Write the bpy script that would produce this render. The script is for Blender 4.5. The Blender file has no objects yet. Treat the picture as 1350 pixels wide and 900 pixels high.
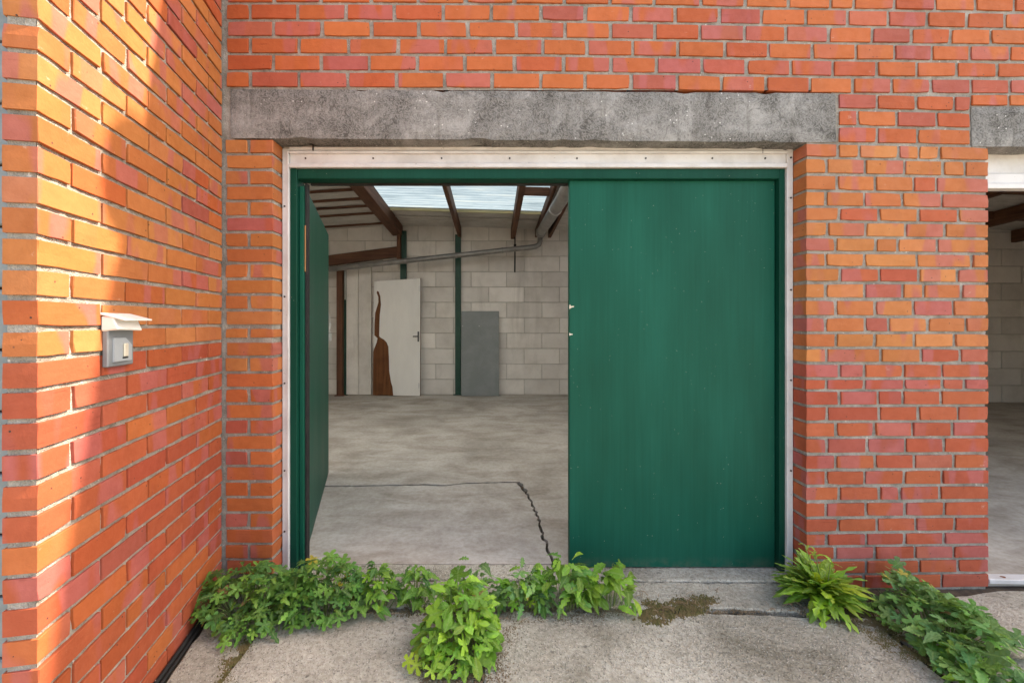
import bpy, bmesh, math, random
from mathutils import Vector, Matrix, noise, Euler
random.seed(7)
rnd = random.random
def ru(a, b): return a + (b - a) * random.random()
SC = bpy.context.scene
COL = SC.collection
# ------------------------------------------------------------------ camera
F, CX, CY, H, W = 566.0, 650.0, 424.0, 1.245, 2.03   # focal length in px, principal point, eye height, facade distance
cam = bpy.data.cameras.new('camera'); co = bpy.data.objects.new('camera', cam); COL.objects.link(co)
co.location = (0, 0, H); co.rotation_euler = (math.radians(90), 0, 0)
cam.sensor_width = 36; cam.lens = F / 1350 * 36
cam.shift_x = (675 - CX) / 1350; cam.shift_y = (CY - 450) / 1350
cam.clip_start = 0.02; cam.clip_end = 2000
SC.camera = co
# ------------------------------------------------------------------ light
SUN = Vector((0.70, 0.137, 0.712)).normalized()
wd = bpy.data.worlds.new('World'); SC.world = wd; wd.use_nodes = True
nt = wd.node_tree; nt.nodes.clear()
sky = nt.nodes.new('ShaderNodeTexSky'); sky.sky_type = 'NISHITA'; sky.sun_disc = False
sky.sun_elevation = math.asin(SUN.z); sky.sun_rotation = math.atan2(SUN.x, SUN.y)
sky.air_density = 1.0; sky.dust_density = 2.5; sky.ozone_density = 1.0
bg = nt.nodes.new('ShaderNodeBackground'); bg.inputs['Strength'].default_value = 0.15
wo = nt.nodes.new('ShaderNodeOutputWorld')
nt.links.new(sky.outputs[0], bg.inputs[0]); nt.links.new(bg.outputs[0], wo.inputs[0])
sl = bpy.data.lights.new('sun', 'SUN'); sl.energy = 3.2; sl.angle = math.radians(0.6); sl.color = (1.0, 0.92, 0.84)
so = bpy.data.objects.new('sun', sl); COL.objects.link(so); so.location = (6, 1, 9)
so.rotation_euler = SUN.to_track_quat('Z', 'Y').to_euler()
SC.view_settings.view_transform = 'Standard'; SC.view_settings.look = 'None'
SC.view_settings.gamma = 1.0; SC.view_settings.exposure = 2.05
SC.view_settings.use_white_balance = True; SC.view_settings.white_balance_temperature = 7700; SC.view_settings.white_balance_tint = 12
SC.view_settings.use_curve_mapping = False
try:
    SC.cycles.max_bounces = 12; SC.cycles.diffuse_bounces = 8; SC.cycles.transmission_bounces = 6
    SC.cycles.use_denoising = True; SC.cycles.sample_clamp_indirect = 6
except Exception: pass

# ------------------------------------------------------------------ helpers
def P(px, py, Y): return Vector(((px - CX) * Y / F, Y, H - (py - CY) * Y / F))   # point at depth Y seen at a photo position
def Xp(px, Y=W): return (px - CX) * Y / F
def Zp(py, Y=W): return H - (py - CY) * Y / F
def G(px, py, z=0.0):
    Y = F * (H - z) / (py - CY); return Vector(((px - CX) * Y / F, Y, z))
def mesh(name, verts, faces, smooth=False):
    m = bpy.data.meshes.new(name); m.from_pydata([tuple(v) for v in verts], [], faces); m.update()
    if smooth:
        for p in m.polygons: p.use_smooth = True
    return m
def obj(name, me, mat=None, parent=None, loc=None):
    o = bpy.data.objects.new(name, me); COL.objects.link(o)
    if mat is not None and me is not None and not me.materials: me.materials.append(mat)
    if parent: o.parent = parent
    if loc is not None: o.location = loc
    return o
def tag(o, label=None, cat=None, group=None, kind=None):
    if label: o['label'] = label
    if cat: o['category'] = cat
    if group: o['group'] = group
    if kind: o['kind'] = kind
    return o
def thing(name, label, cat, loc=(0, 0, 0), rz=0, group=None):
    o = bpy.data.objects.new(name, None); COL.objects.link(o); o.location = loc; o.rotation_euler = (0, 0, rz)
    o.empty_display_size = 0.1
    return tag(o, label, cat, group)
class MB:
    def __init__(s): s.v = []; s.f = []
    def add(s, vs, fs):
        b = len(s.v); s.v += [Vector(v) for v in vs]; s.f += [tuple(i + b for i in f) for f in fs]; return s
    def hexa(s, c):  # 8 corners: bottom 4 ccw, top 4 ccw
        return s.add(c, [(0, 3, 2, 1), (4, 5, 6, 7), (0, 1, 5, 4), (1, 2, 6, 5), (2, 3, 7, 6), (3, 0, 4, 7)])
    def box(s, x0, x1, y0, y1, z0, z1):
        return s.hexa([(x0, y0, z0), (x1, y0, z0), (x1, y1, z0), (x0, y1, z0), (x0, y0, z1), (x1, y0, z1), (x1, y1, z1), (x0, y1, z1)])
    def tube(s, pts, r, n=10, caps=True):
        pts = [Vector(p) for p in pts]; rr = r if isinstance(r, (list, tuple)) else [r] * len(pts)
        b = len(s.v); up = None
        for i, p in enumerate(pts):
            d = (pts[min(i + 1, len(pts) - 1)] - pts[max(i - 1, 0)]).normalized()
            if up is None or abs(up.dot(d)) > 0.95: up = Vector((0, 0, 1)) if abs(d.z) < 0.9 else Vector((0, 1, 0))
            a = d.cross(up).normalized(); c = a.cross(d).normalized(); up = c
            for k in range(n):
                t = 2 * math.pi * k / n; s.v.append(p + (a * math.cos(t) + c * math.sin(t)) * rr[i])
        for i in range(len(pts) - 1):
            for k in range(n):
                k2 = (k + 1) % n; s.f.append((b + i * n + k, b + i * n + k2, b + (i + 1) * n + k2, b + (i + 1) * n + k))
        if caps:
            s.f.append(tuple(b + k for k in range(n))[::-1]); s.f.append(tuple(b + (len(pts) - 1) * n + k for k in range(n)))
        return s
    def prism(s, poly, z0, z1):
        n = len(poly); b = len(s.v)
        s.v += [Vector((x, y, z0)) for x, y in poly] + [Vector((x, y, z1)) for x, y in poly]
        s.f.append(tuple(b + i for i in range(n))[::-1]); s.f.append(tuple(b + n + i for i in range(n)))
        for i in range(n):
            j = (i + 1) % n; s.f.append((b + i, b + j, b + n + j, b + n + i))
        return s
    def build(s, name, mat, parent=None, loc=None, smooth=False, bevel=0, seg=1):
        me = mesh(name, s.v, s.f, smooth)
        if bevel:
            bm = bmesh.new(); bm.from_mesh(me)
            es = [e for e in bm.edges if len(e.link_faces) == 2 and e.calc_face_angle(0) > 0.4]
            bmesh.ops.bevel(bm, geom=es, offset=bevel, segments=seg, affect='EDGES', clamp_overlap=True)
            bm.to_mesh(me); bm.free()
        return obj(name, me, mat, parent, loc)
def box(name, mat, parent, x0, x1, y0, y1, z0, z1, bevel=0.002):
    return MB().box(x0, x1, y0, y1, z0, z1).build(name, mat, parent, bevel=bevel)

# ------------------------------------------------------------------ materials
class N:
    def __init__(s, name):
        s.m = bpy.data.materials.new(name); s.m.use_nodes = True; s.t = s.m.node_tree; s.t.nodes.clear()
        s.out = s.n('ShaderNodeOutputMaterial'); s.tc = s.n('ShaderNodeTexCoord'); s.oi = s.n('ShaderNodeObjectInfo')
    def n(s, t, **k):
        x = s.t.nodes.new(t)
        for a, b in k.items(): setattr(x, a, b)
        return x
    def put(s, sock, v):
        if hasattr(v, 'is_output'): s.t.links.new(v, sock)
        elif v is not None:
            if isinstance(v, tuple) and len(v) == 3 and sock.type == 'RGBA': v = v + (1,)
            sock.default_value = v
    def coord(s, scale=(1, 1, 1), rand=0.0, which='Object'):
        mp = s.n('ShaderNodeMapping'); s.put(mp.inputs['Scale'], tuple(scale)); src = s.tc.outputs[which]
        if rand:
            mm = s.n('ShaderNodeMath', operation='MULTIPLY'); s.put(mm.inputs[0], s.oi.outputs['Random']); mm.inputs[1].default_value = rand
            cb = s.n('ShaderNodeCombineXYZ')
            for i in range(3): s.t.links.new(mm.outputs[0], cb.inputs[i])
            va = s.n('ShaderNodeVectorMath', operation='ADD'); s.put(va.inputs[0], src); s.put(va.inputs[1], cb.outputs[0]); src = va.outputs[0]
        s.put(mp.inputs['Vector'], src); return mp.outputs[0]
    def noise(s, vec, scale, detail=4, rough=0.55, dist=0.0):
        x = s.n('ShaderNodeTexNoise'); s.put(x.inputs['Vector'], vec); x.inputs['Scale'].default_value = scale
        x.inputs['Detail'].default_value = detail; x.inputs['Roughness'].default_value = rough; x.inputs['Distortion'].default_value = dist
        return x.outputs['Fac']
    def voro(s, vec, scale, feature='F1', out='Distance'):
        x = s.n('ShaderNodeTexVoronoi', feature=feature); s.put(x.inputs['Vector'], vec); x.inputs['Scale'].default_value = scale
        return x.outputs[out]
    def ramp(s, fac, *stops):
        x = s.n('ShaderNodeValToRGB'); s.put(x.inputs[0], fac); e = x.color_ramp.elements
        while len(e) < len(stops): e.new(0.5)
        for i, (p, c) in enumerate(stops):
            e[i].position = p; e[i].color = (c, c, c, 1) if not isinstance(c, tuple) else c + (1,)
        return x.outputs[0]
    def mix(s, fac, a, b, mode='MIX'):
        x = s.n('ShaderNodeMix', data_type='RGBA', blend_type=mode); s.put(x.inputs[0], fac); s.put(x.inputs[6], a); s.put(x.inputs[7], b); return x.outputs[2]
    def math(s, op, a, b=None):
        x = s.n('ShaderNodeMath', operation=op); s.put(x.inputs[0], a)
        if b is not None: s.put(x.inputs[1], b)
        return x.outputs[0]
    def bump(s, h, strength=0.3, dist=0.003, normal=None):
        x = s.n('ShaderNodeBump'); s.put(x.inputs['Height'], h); x.inputs['Strength'].default_value = strength; x.inputs['Distance'].default_value = dist
        if normal is not None: s.put(x.inputs['Normal'], normal)
        return x.outputs[0]
    def bsdf(s, color, rough=0.7, normal=None, metal=0.0, spec=0.4):
        x = s.n('ShaderNodeBsdfPrincipled'); s.put(x.inputs['Base Color'], color); s.put(x.inputs['Roughness'], rough); s.put(x.inputs['Metallic'], metal)
        s.put(x.inputs['Specular IOR Level'], spec)
        if normal is not None: s.put(x.inputs['Normal'], normal)
        s.t.links.new(x.outputs[0], s.out.inputs[0]); return x

def m_brick():
    a = N('brick'); c = a.coord(rand=37.0); cs = a.coord((1, 1, 0.25), rand=61.0)
    base = a.oi.outputs['Color']
    band = a.ramp(a.noise(cs, 10, 1, 0.4), (0.52, 0.0), (0.57, 1.0))
    amt = a.math('MULTIPLY', band, a.ramp(a.oi.outputs['Random'], (0.2, 0.0), (0.5, 1.0)))
    col = a.mix(amt, base, a.mix(0.62, base, (0.40, 0.115, 0.115)))
    mott = a.noise(c, 30, 5, 0.6)
    col = a.mix(a.ramp(mott, (0.3, 0.0), (0.75, 0.55)), col, a.mix(1.0, col, (0.80, 0.72, 0.66), 'MULTIPLY'))
    streak = a.ramp(a.noise(a.coord((0.5, 1, 6), rand=11.0), 12, 4, 0.7), (0.63, 0.0), (0.74, 0.55))
    col = a.mix(streak, col, a.mix(1.0, col, (0.55, 0.42, 0.38), 'MULTIPLY'))
    ea = a.n('ShaderNodeAttribute', attribute_name='edge'); en = a.noise(c, 45, 5, 0.75)
    em = a.ramp(a.math('ADD', ea.outputs['Fac'], a.math('MULTIPLY', a.math('SUBTRACT', en, 0.5), 0.55)), (1.0, 0.0), (1.10, 0.7))
    geo = a.n('ShaderNodeNewGeometry'); wp = a.n('ShaderNodeMapping'); wp.inputs['Scale'].default_value = (1.3, 1.3, 0.8); a.put(wp.inputs['Vector'], geo.outputs['Position'])
    col = a.mix(a.ramp(a.noise(wp.outputs[0], 3.0, 6, 0.7), (0.48, 0.0), (0.75, 0.5)), col, a.mix(1.0, col, (0.62, 0.56, 0.52), 'MULTIPLY'))
    spk = a.math('LESS_THAN', a.voro(c, 42), 0.11)
    sel = a.ramp(a.noise(c, 20, 2), (0.56, 0.0), (0.60, 1.0))
    col = a.mix(a.math('MULTIPLY', spk, sel), col, (0.05, 0.03, 0.025))
    wsm = a.ramp(a.noise(a.coord((1, 1, 1.6), rand=23.0), 16, 6, 0.75), (0.66, 0.0), (0.76, 0.6))
    col = a.mix(wsm, col, (0.62, 0.5, 0.43))
    col = a.mix(em, col, a.mix(a.noise(c, 90, 3), (0.24, 0.20, 0.165), (0.52, 0.48, 0.42)))
    h = a.math('ADD', a.math('MULTIPLY', a.noise(c, 120, 4, 0.6), 0.5), a.noise(c, 25, 4, 0.6))
    h = a.math('SUBTRACT', h, a.math('MULTIPLY', a.math('MULTIPLY', spk, sel), 0.8))
    a.bsdf(col, a.ramp(mott, (0.2, 0.62), (0.8, 0.86)), a.bump(h, 0.55, 0.003), spec=0.25); return a.m
def m_mortar():
    a = N('mortar'); c = a.coord()
    col = a.ramp(a.noise(c, 14, 5, 0.65), (0.3, (0.19, 0.172, 0.145)), (0.5, (0.31, 0.286, 0.248)), (0.72, (0.43, 0.40, 0.355)))
    col = a.mix(a.ramp(a.noise(c, 160, 3, 0.7), (0.58, 0.0), (0.68, 0.7)), col, (0.14, 0.125, 0.105))
    col = a.mix(a.ramp(a.noise(c, 60, 4, 0.7), (0.63, 0.0), (0.70, 0.8)), col, (0.66, 0.63, 0.58))
    h = a.math('ADD', a.noise(c, 90, 6, 0.7), a.math('MULTIPLY', a.voro(c, 220), 0.5))
    a.bsdf(col, 0.95, a.bump(h, 0.9, 0.006), spec=0.2); return a.m
def m_concrete(name, lo, mid, hi, pit=0.5, scale=1.0, bump=0.5, agg=True, streak=False, grain=0.85):
    a = N(name); c = a.coord()
    col = a.ramp(a.noise(c, 2.2 * scale, 7, 0.65, 0.4), (0.30, lo), (0.52, mid), (0.72, hi))
    fine = a.noise(c, 55 * scale, 5, 0.7)
    col = a.mix(a.ramp(fine, (0.38, grain), (0.58, 0.0)), col, a.mix(1.0, col, (0.55, 0.52, 0.48), 'MULTIPLY'))
    h = a.math('ADD', fine, a.noise(c, 9 * scale, 5, 0.6))
    if agg:
        vd = a.voro(c, 120 * scale); sp = a.voro(c, 120 * scale, out='Color')
        g = a.n('ShaderNodeSeparateColor'); a.put(g.inputs[0], sp)
        lt = a.math('MULTIPLY', a.math('GREATER_THAN', g.outputs[0], 0.80), a.ramp(vd, (0.28, 1.0), (0.42, 0.0)))
        dk = a.math('MULTIPLY', a.math('GREATER_THAN', g.outputs[1], 0.80), a.ramp(vd, (0.25, 1.0), (0.40, 0.0)))
        col = a.mix(a.math('MULTIPLY', lt, 0.5), col, (0.62, 0.57, 0.50)); col = a.mix(a.math('MULTIPLY', dk, 0.6), col, (0.10, 0.085, 0.07))
        h = a.math('ADD', h, a.math('MULTIPLY', a.ramp(vd, (0.0, 1.0), (0.5, 0.0)), 0.6))
    if streak:
        st = a.noise(a.coord((0.8, 1.7, 1)), 2.6, 7, 0.7, 0.5)
        col = a.mix(a.ramp(st, (0.45, 0.0), (0.66, 0.7)), col, a.mix(1.0, col, (0.56, 0.51, 0.45), 'MULTIPLY'))
        st2 = a.ramp(a.noise(a.coord((1.0, 2.0, 1)), 5.0, 7, 0.8, 1.5), (0.60, 0.0), (0.72, 0.35)); col = a.mix(st2, col, (0.55, 0.52, 0.47))
    pv = a.noise(c, 30 * scale, 2, 0.5); pm = a.ramp(pv, (0.68, 0.0), (0.72, pit)); col = a.mix(pm, col, (0.07, 0.065, 0.055))
    a.bsdf(col, 0.9, a.bump(h, bump, 0.007), spec=0.25); return a.m
def m_lintel():
    a = N('lintel_concrete'); c = a.coord()
    col = a.ramp(a.noise(c, 4.0, 7, 0.7, 0.5), (0.36, (0.065, 0.062, 0.056)), (0.50, (0.15, 0.146, 0.137)), (0.66, (0.30, 0.295, 0.28)))
    cur = a.noise(a.coord((1, 1, 1)), 26, 3, 0.6, 3.5)
    col = a.mix(a.ramp(cur, (0.42, 0.0), (0.5, 0.4), (0.58, 0.0)), col, (0.46, 0.45, 0.43))
    col = a.mix(a.ramp(cur, (0.60, 0.0), (0.72, 0.45)), col, (0.07, 0.067, 0.06))
    dr = a.ramp(a.noise(a.coord((9, 1, 0.9)), 2.0, 6, 0.7), (0.50, 0.0), (0.68, 0.6)); col = a.mix(dr, col, a.mix(1.0, col, (0.5, 0.48, 0.45), 'MULTIPLY'))
    v = a.voro(c, 55); col = a.mix(a.math('MULTIPLY', a.math('LESS_THAN', v, 0.11), a.ramp(a.noise(c, 12, 2), (0.5, 0.0), (0.53, 0.9))), col, (0.03, 0.028, 0.025))
    v2 = a.voro(a.coord((1, 1, 1), 5.0), 38); col = a.mix(a.math('MULTIPLY', a.math('LESS_THAN', v2, 0.12), a.ramp(a.noise(c, 7, 2), (0.52, 0.0), (0.55, 0.8))), col, (0.66, 0.65, 0.62))
    h = a.math('ADD', a.noise(c, 60, 5, 0.7), a.math('MULTIPLY', cur, 0.8))
    a.bsdf(col, 0.9, a.bump(h, 0.6, 0.005), spec=0.2); return a.m
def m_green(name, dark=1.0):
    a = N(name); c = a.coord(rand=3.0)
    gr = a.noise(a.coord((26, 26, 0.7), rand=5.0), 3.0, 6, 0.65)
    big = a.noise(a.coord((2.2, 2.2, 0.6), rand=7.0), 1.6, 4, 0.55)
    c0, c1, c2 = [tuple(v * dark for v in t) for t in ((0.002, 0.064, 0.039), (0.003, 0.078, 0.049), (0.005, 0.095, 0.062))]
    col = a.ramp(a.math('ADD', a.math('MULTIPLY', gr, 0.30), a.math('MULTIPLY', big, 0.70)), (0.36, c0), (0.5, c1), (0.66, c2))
    sc = a.ramp(a.noise(a.coord((60, 60, 1.6), rand=2.0), 3.0, 5, 0.8), (0.72, 0.0), (0.78, 0.4)); col = a.mix(sc, col, (0.08, 0.22, 0.16))
    szz = a.n('ShaderNodeSeparateXYZ'); a.put(szz.inputs[0], a.tc.outputs['Object']); low = a.math('MULTIPLY', a.ramp(szz.outputs[2], (0.012, 0.35), (0.07, 0.0)), a.ramp(a.noise(c, 14, 5, 0.7), (0.42, 0.0), (0.62, 1.0))); col = a.mix(low, col, (0.14, 0.12, 0.085))
    sp = a.math('MULTIPLY', a.math('LESS_THAN', a.voro(c, 42), 0.055), a.ramp(a.noise(c, 9, 2), (0.5, 0.0), (0.55, 0.7))); col = a.mix(sp, col, (0.5, 0.5, 0.4))
    h = a.math('ADD', gr, a.math('MULTIPLY', a.noise(c, 150, 3), 0.25))
    a.bsdf(col, a.ramp(big, (0.3, 0.42), (0.7, 0.5)), a.bump(h, 0.22, 0.002), spec=0.13); return a.m
def m_paint(name, col, col2, rough=0.45, metal=0.0, sc=8, bump=0.15, stretch=(1, 1, 1), spots=0.0):
    a = N(name); c = a.coord(stretch, rand=9.0)
    k = a.mix(a.ramp(a.noise(c, sc, 6, 0.65), (0.40, 0.0), (0.68, 1.0)), col, col2)
    if spots: k = a.mix(a.ramp(a.noise(a.coord(rand=4.0), 38, 4, 0.7), (0.66, 0.0), (0.71, spots)), k, (0.09, 0.07, 0.055))
    a.bsdf(k, rough, a.bump(a.noise(c, sc * 6, 4, 0.6), bump, 0.002), metal, 0.4); return a.m
def m_wood(name, lo, hi, ax=1, rough=0.7):
    a = N(name); s = [14, 14, 14]; s[ax] = 0.8
    g = a.noise(a.coord(tuple(s), rand=13.0), 2.2, 6, 0.65, 0.8)
    k = a.ramp(g, (0.32, lo), (0.68, hi)); k = a.mix(a.ramp(a.noise(a.coord(rand=3.0), 3, 4), (0.5, 0.0), (0.75, 0.5)), k, tuple(v * 0.5 for v in lo))
    a.bsdf(k, rough, a.bump(g, 0.4, 0.003), spec=0.3); return a.m
def m_block():
    a = N('aerated_block'); c = a.coord(rand=21.0)
    k = a.ramp(a.noise(c, 3.0, 6, 0.65), (0.3, (0.62, 0.57, 0.51)), (0.55, (0.74, 0.69, 0.63)), (0.75, (0.80, 0.75, 0.69)))
    k = a.mix(1.0, k, a.ramp(a.oi.outputs['Random'], (0.0, 0.84), (1.0, 1.06)), 'MULTIPLY')
    k = a.mix(a.ramp(a.noise(a.tc.outputs['Object'], 26, 5, 0.75), (0.66, 0.0), (0.74, 0.5)), k, (0.12, 0.105, 0.09))
    st = a.n('ShaderNodeNewGeometry'); mp = a.n('ShaderNodeMapping'); mp.inputs['Scale'].default_value = (2.2, 1, 0.35); a.put(mp.inputs['Vector'], st.outputs['Position'])
    k = a.mix(a.ramp(a.noise(mp.outputs[0], 1.4, 5, 0.7, 0.5), (0.55, 0.0), (0.80, 0.45)), k, (0.22, 0.19, 0.155))
    a.bsdf(k, 0.92, a.bump(a.noise(c, 60, 5, 0.7), 0.3, 0.004), spec=0.2); return a.m
def m_leaf():
    a = N('leaf'); c = a.coord(rand=17.0); base = a.oi.outputs['Color']
    k = a.mix(a.ramp(a.noise(c, 4, 3), (0.35, 0.0), (0.7, 0.5)), base, a.mix(1.0, base, (1.5, 1.25, 0.9), 'MULTIPLY'))
    sx = a.n('ShaderNodeSeparateXYZ'); a.put(sx.inputs[0], a.tc.outputs['Object'])
    vein = a.ramp(a.math('ABSOLUTE', sx.outputs[0]), (0.012, 0.55), (0.04, 0.0)); k = a.mix(vein, k, a.mix(0.6, base, (0.30, 0.42, 0.14)))
    nrm = a.bump(a.noise(c, 9, 4), 0.35, 0.08)
    d = a.n('ShaderNodeBsdfPrincipled'); a.put(d.inputs['Base Color'], k); d.inputs['Roughness'].default_value = 0.48; d.inputs['Specular IOR Level'].default_value = 0.4; a.put(d.inputs['Normal'], nrm)
    t = a.n('ShaderNodeBsdfTranslucent'); a.put(t.inputs[0], a.mix(1.0, k, (1.3, 1.35, 0.5), 'MULTIPLY'))
    mx = a.n('ShaderNodeMixShader'); mx.inputs[0].default_value = 0.28
    a.t.links.new(d.outputs[0], mx.inputs[1]); a.t.links.new(t.outputs[0], mx.inputs[2]); a.t.links.new(mx.outputs[0], a.out.inputs[0]); return a.m
def m_skylight(name='translucent_sheet', k0=1.0, tint=(1, 1, 1)):
    a = N(name); c = a.coord()
    k = a.ramp(a.noise(a.coord((0.35, 7, 1)), 3.0, 6, 0.7, 0.3), (0.32, tuple(v * k0 for v in (0.30, 0.44, 0.52))), (0.52, tuple(v * k0 for v in (0.60, 0.82, 0.95))), (0.7, tuple(v * k0 for v in (0.80, 0.97, 1.0))))
    k = a.mix(a.ramp(a.noise(c, 7, 6, 0.75), (0.62, 0.0), (0.74, 0.5)), k, tuple(v * k0 for v in (0.34, 0.36, 0.34)))
    wv = a.n('ShaderNodeTexWave', bands_direction='Y', wave_profile='SIN'); a.put(wv.inputs['Vector'], c); wv.inputs['Scale'].default_value = 3.4; wv.inputs['Distortion'].default_value = 0.5; wv.inputs['Detail'].default_value = 2
    k = a.mix(a.ramp(wv.outputs['Fac'], (0.05, 0.55), (0.5, 0.0)), k, a.mix(1.0, k, (0.5, 0.55, 0.58), 'MULTIPLY'))
    k = a.mix(1.0, k, tint, 'MULTIPLY')
    t = a.n('ShaderNodeBsdfTranslucent'); a.put(t.inputs[0], k); d = a.n('ShaderNodeBsdfDiffuse'); a.put(d.inputs[0], k)
    mx = a.n('ShaderNodeMixShader'); mx.inputs[0].default_value = 0.1
    a.t.links.new(t.outputs[0], mx.inputs[1]); a.t.links.new(d.outputs[0], mx.inputs[2]); a.t.links.new(mx.outputs[0], a.out.inputs[0]); return a.m
def m_upper():
    a = N('upper_brickwork'); b = a.n('ShaderNodeTexBrick'); mp = a.n('ShaderNodeMapping'); mp.inputs['Rotation'].default_value = (math.radians(90), 0, 0)
    a.put(mp.inputs['Vector'], a.tc.outputs['Object']); a.put(b.inputs['Vector'], mp.outputs[0])
    b.inputs['Color1'].default_value = (0.42, 0.12, 0.05, 1); b.inputs['Color2'].default_value = (0.34, 0.085, 0.05, 1); b.inputs['Mortar'].default_value = (0.38, 0.36, 0.32, 1)
    b.inputs['Scale'].default_value = 1; b.inputs['Brick Width'].default_value = 0.22; b.inputs['Row Height'].default_value = 0.0737; b.inputs['Mortar Size'].default_value = 0.006
    a.bsdf(b.outputs[0], 0.85); return a.m
M = dict(
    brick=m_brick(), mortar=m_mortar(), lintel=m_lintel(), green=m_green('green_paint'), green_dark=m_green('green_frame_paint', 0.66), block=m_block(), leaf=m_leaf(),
    skylight=m_skylight('added_clear_sheet', 1.0, (1.2, 0.99, 0.90)), skydim=m_skylight('dimmed_translucent_sheet', 0.26), upper=m_upper(),  # unseen clear sheets added to light the hall; seen ones dimmed
    slab=m_concrete('yard_concrete', (0.22, 0.20, 0.15), (0.44, 0.41, 0.334), (0.60, 0.565, 0.47), 0.55, 1.0, 1.0, grain=0.65),
    floor=m_concrete('floor_concrete', (0.33, 0.295, 0.25), (0.455, 0.412, 0.358), (0.55, 0.51, 0.455), 0.08, 0.6, 0.14, agg=False, streak=True, grain=0.35),
    soil=m_paint('soil', (0.035, 0.026, 0.018), (0.085, 0.062, 0.038), 0.95, 0, 25, 1.0),
    dirt=m_paint('dry_dirt', (0.15, 0.105, 0.055), (0.24, 0.185, 0.12), 0.95, 0, 30, 1.0),
    moss=m_paint('moss', (0.11, 0.10, 0.03), (0.20, 0.13, 0.06), 0.95, 0, 40, 0.6),
    white=m_paint('white_metal', (0.66, 0.65, 0.64), (0.50, 0.48, 0.46), 0.4, 0, 5, 0.1, (1, 1, 1), 0.35),
    plaster=m_paint('soffit_plaster', (0.48, 0.43, 0.38), (0.30, 0.27, 0.23), 0.9, 0, 7, 0.4),
    screw=m_paint('screw', (0.03, 0.028, 0.026), (0.05, 0.04, 0.03), 0.5, 0.6, 20, 0.1),
    black=m_paint('black_rubber', (0.010, 0.010, 0.010), (0.02, 0.02, 0.018), 0.75, 0, 12, 0.2),
    timber=m_wood('brown_timber', (0.075, 0.030, 0.016), (0.19, 0.085, 0.046), 1), timberx=m_wood('brown_timber_cross', (0.075, 0.030, 0.016), (0.19, 0.085, 0.046), 0),
    timberz=m_wood('brown_timber_post', (0.075, 0.030, 0.016), (0.17, 0.07, 0.035), 2), barewood=m_wood('bare_wood', (0.34, 0.16, 0.06), (0.55, 0.30, 0.13), 2),
    yellow=m_wood('pale_batten', (0.42, 0.34, 0.17), (0.62, 0.52, 0.30), 0),
    sheet=m_paint('fibre_cement', (0.56, 0.53, 0.49), (0.42, 0.39, 0.35), 0.85, 0, 4, 0.3, (1, 4, 1), 0.3),
    pipe=m_paint('grey_pipe', (0.30, 0.285, 0.265), (0.20, 0.19, 0.175), 0.38, 0, 6, 0.1), pipe2=m_paint('grey_pipe_bright', (0.30, 0.285, 0.265), (0.18, 0.17, 0.155), 0.28, 0.35, 5, 0.1),
    veneer=m_paint('white_veneer', (0.80, 0.77, 0.72), (0.72, 0.69, 0.64), 0.5, 0, 3, 0.1, (1, 1, 0.3)), core=m_wood('torn_door_core', (0.11, 0.038, 0.012), (0.20, 0.075, 0.026), 2, 0.8),
    greypanel=m_paint('grey_board', (0.20, 0.215, 0.21), (0.25, 0.265, 0.26), 0.55, 0, 4, 0.1), steelgreen=m_paint('green_steel', (0.012, 0.055, 0.036), (0.02, 0.075, 0.05), 0.5, 0, 6, 0.2),
    metal=m_paint('light_metal', (0.62, 0.61, 0.6), (0.5, 0.49, 0.47), 0.35, 0.5, 9, 0.1), grey_plastic=m_paint('grey_plastic', (0.17, 0.19, 0.205), (0.21, 0.23, 0.245), 0.5, 0, 6, 0.05),
    grey_light=m_paint('pale_grey_plastic', (0.33, 0.37, 0.40), (0.38, 0.42, 0.44), 0.4, 0, 6, 0.05), label=m_paint('cream_plastic', (0.6, 0.56, 0.46), (0.5, 0.47, 0.38), 0.4, 0, 6, 0.05),
    whiteplastic=m_paint('white_plastic', (0.78, 0.77, 0.74), (0.70, 0.69, 0.66), 0.4, 0, 6, 0.05), cladding=m_paint('grey_cladding', (0.21, 0.235, 0.235), (0.15, 0.17, 0.17), 0.6, 0, 6, 0.2, (1, 1, 4)),
    chip=m_paint('chipped_wood', (0.70, 0.64, 0.52), (0.55, 0.46, 0.32), 0.8, 0, 20, 0.2), rust=m_paint('rust', (0.24, 0.09, 0.03), (0.14, 0.05, 0.02), 0.9, 0, 20, 0.4),
    stem=m_paint('plant_stem', (0.13, 0.20, 0.05), (0.20, 0.22, 0.08), 0.6, 0, 20, 0.1), twig=m_paint('dry_twig', (0.22, 0.14, 0.08), (0.34, 0.24, 0.15), 0.9, 0, 20, 0.2),
    darkjoint=m_paint('dark_joint', (0.36, 0.33, 0.285), (0.48, 0.44, 0.39), 0.95, 0, 12, 0.3),
    stone=m_paint('pale_stone', (0.55, 0.50, 0.43), (0.36, 0.31, 0.26), 0.9, 0, 30, 0.4),
)

# ------------------------------------------------------------------ ground, yard slabs, hall floor
g = MB(); g.add([(-300, -300, -0.06), (300, -300, -0.06), (300, 300, -0.06), (-300, 300, -0.06)], [(0, 1, 2, 3)])
ground = tag(g.build('ground', M['slab']), kind='structure')
soil = MB().box(-2.6, 6.0, -3.2, 2.35, -0.055, -0.022).build('soil_bed', M['soil'], ground)
def rough_poly(pts, step=0.05, amp=0.004, closed=True):
    out = []
    n = len(pts)
    for i in range(n):
        a, b = Vector(pts[i]), Vector(pts[(i + 1) % n]); L = (b - a).length; k = max(1, min(60, int(L / step)))
        nn = Vector((-(b - a).y, (b - a).x)).normalized()
        for j in range(k):
            p = a.lerp(b, j / k)
            if amp: p = p + nn * (amp * noise.noise(Vector((p.x * 14, p.y * 14, 3.1))) * 2 + ru(-amp, amp) * 0.4)
            out.append((p.x, p.y))
    return out
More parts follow.
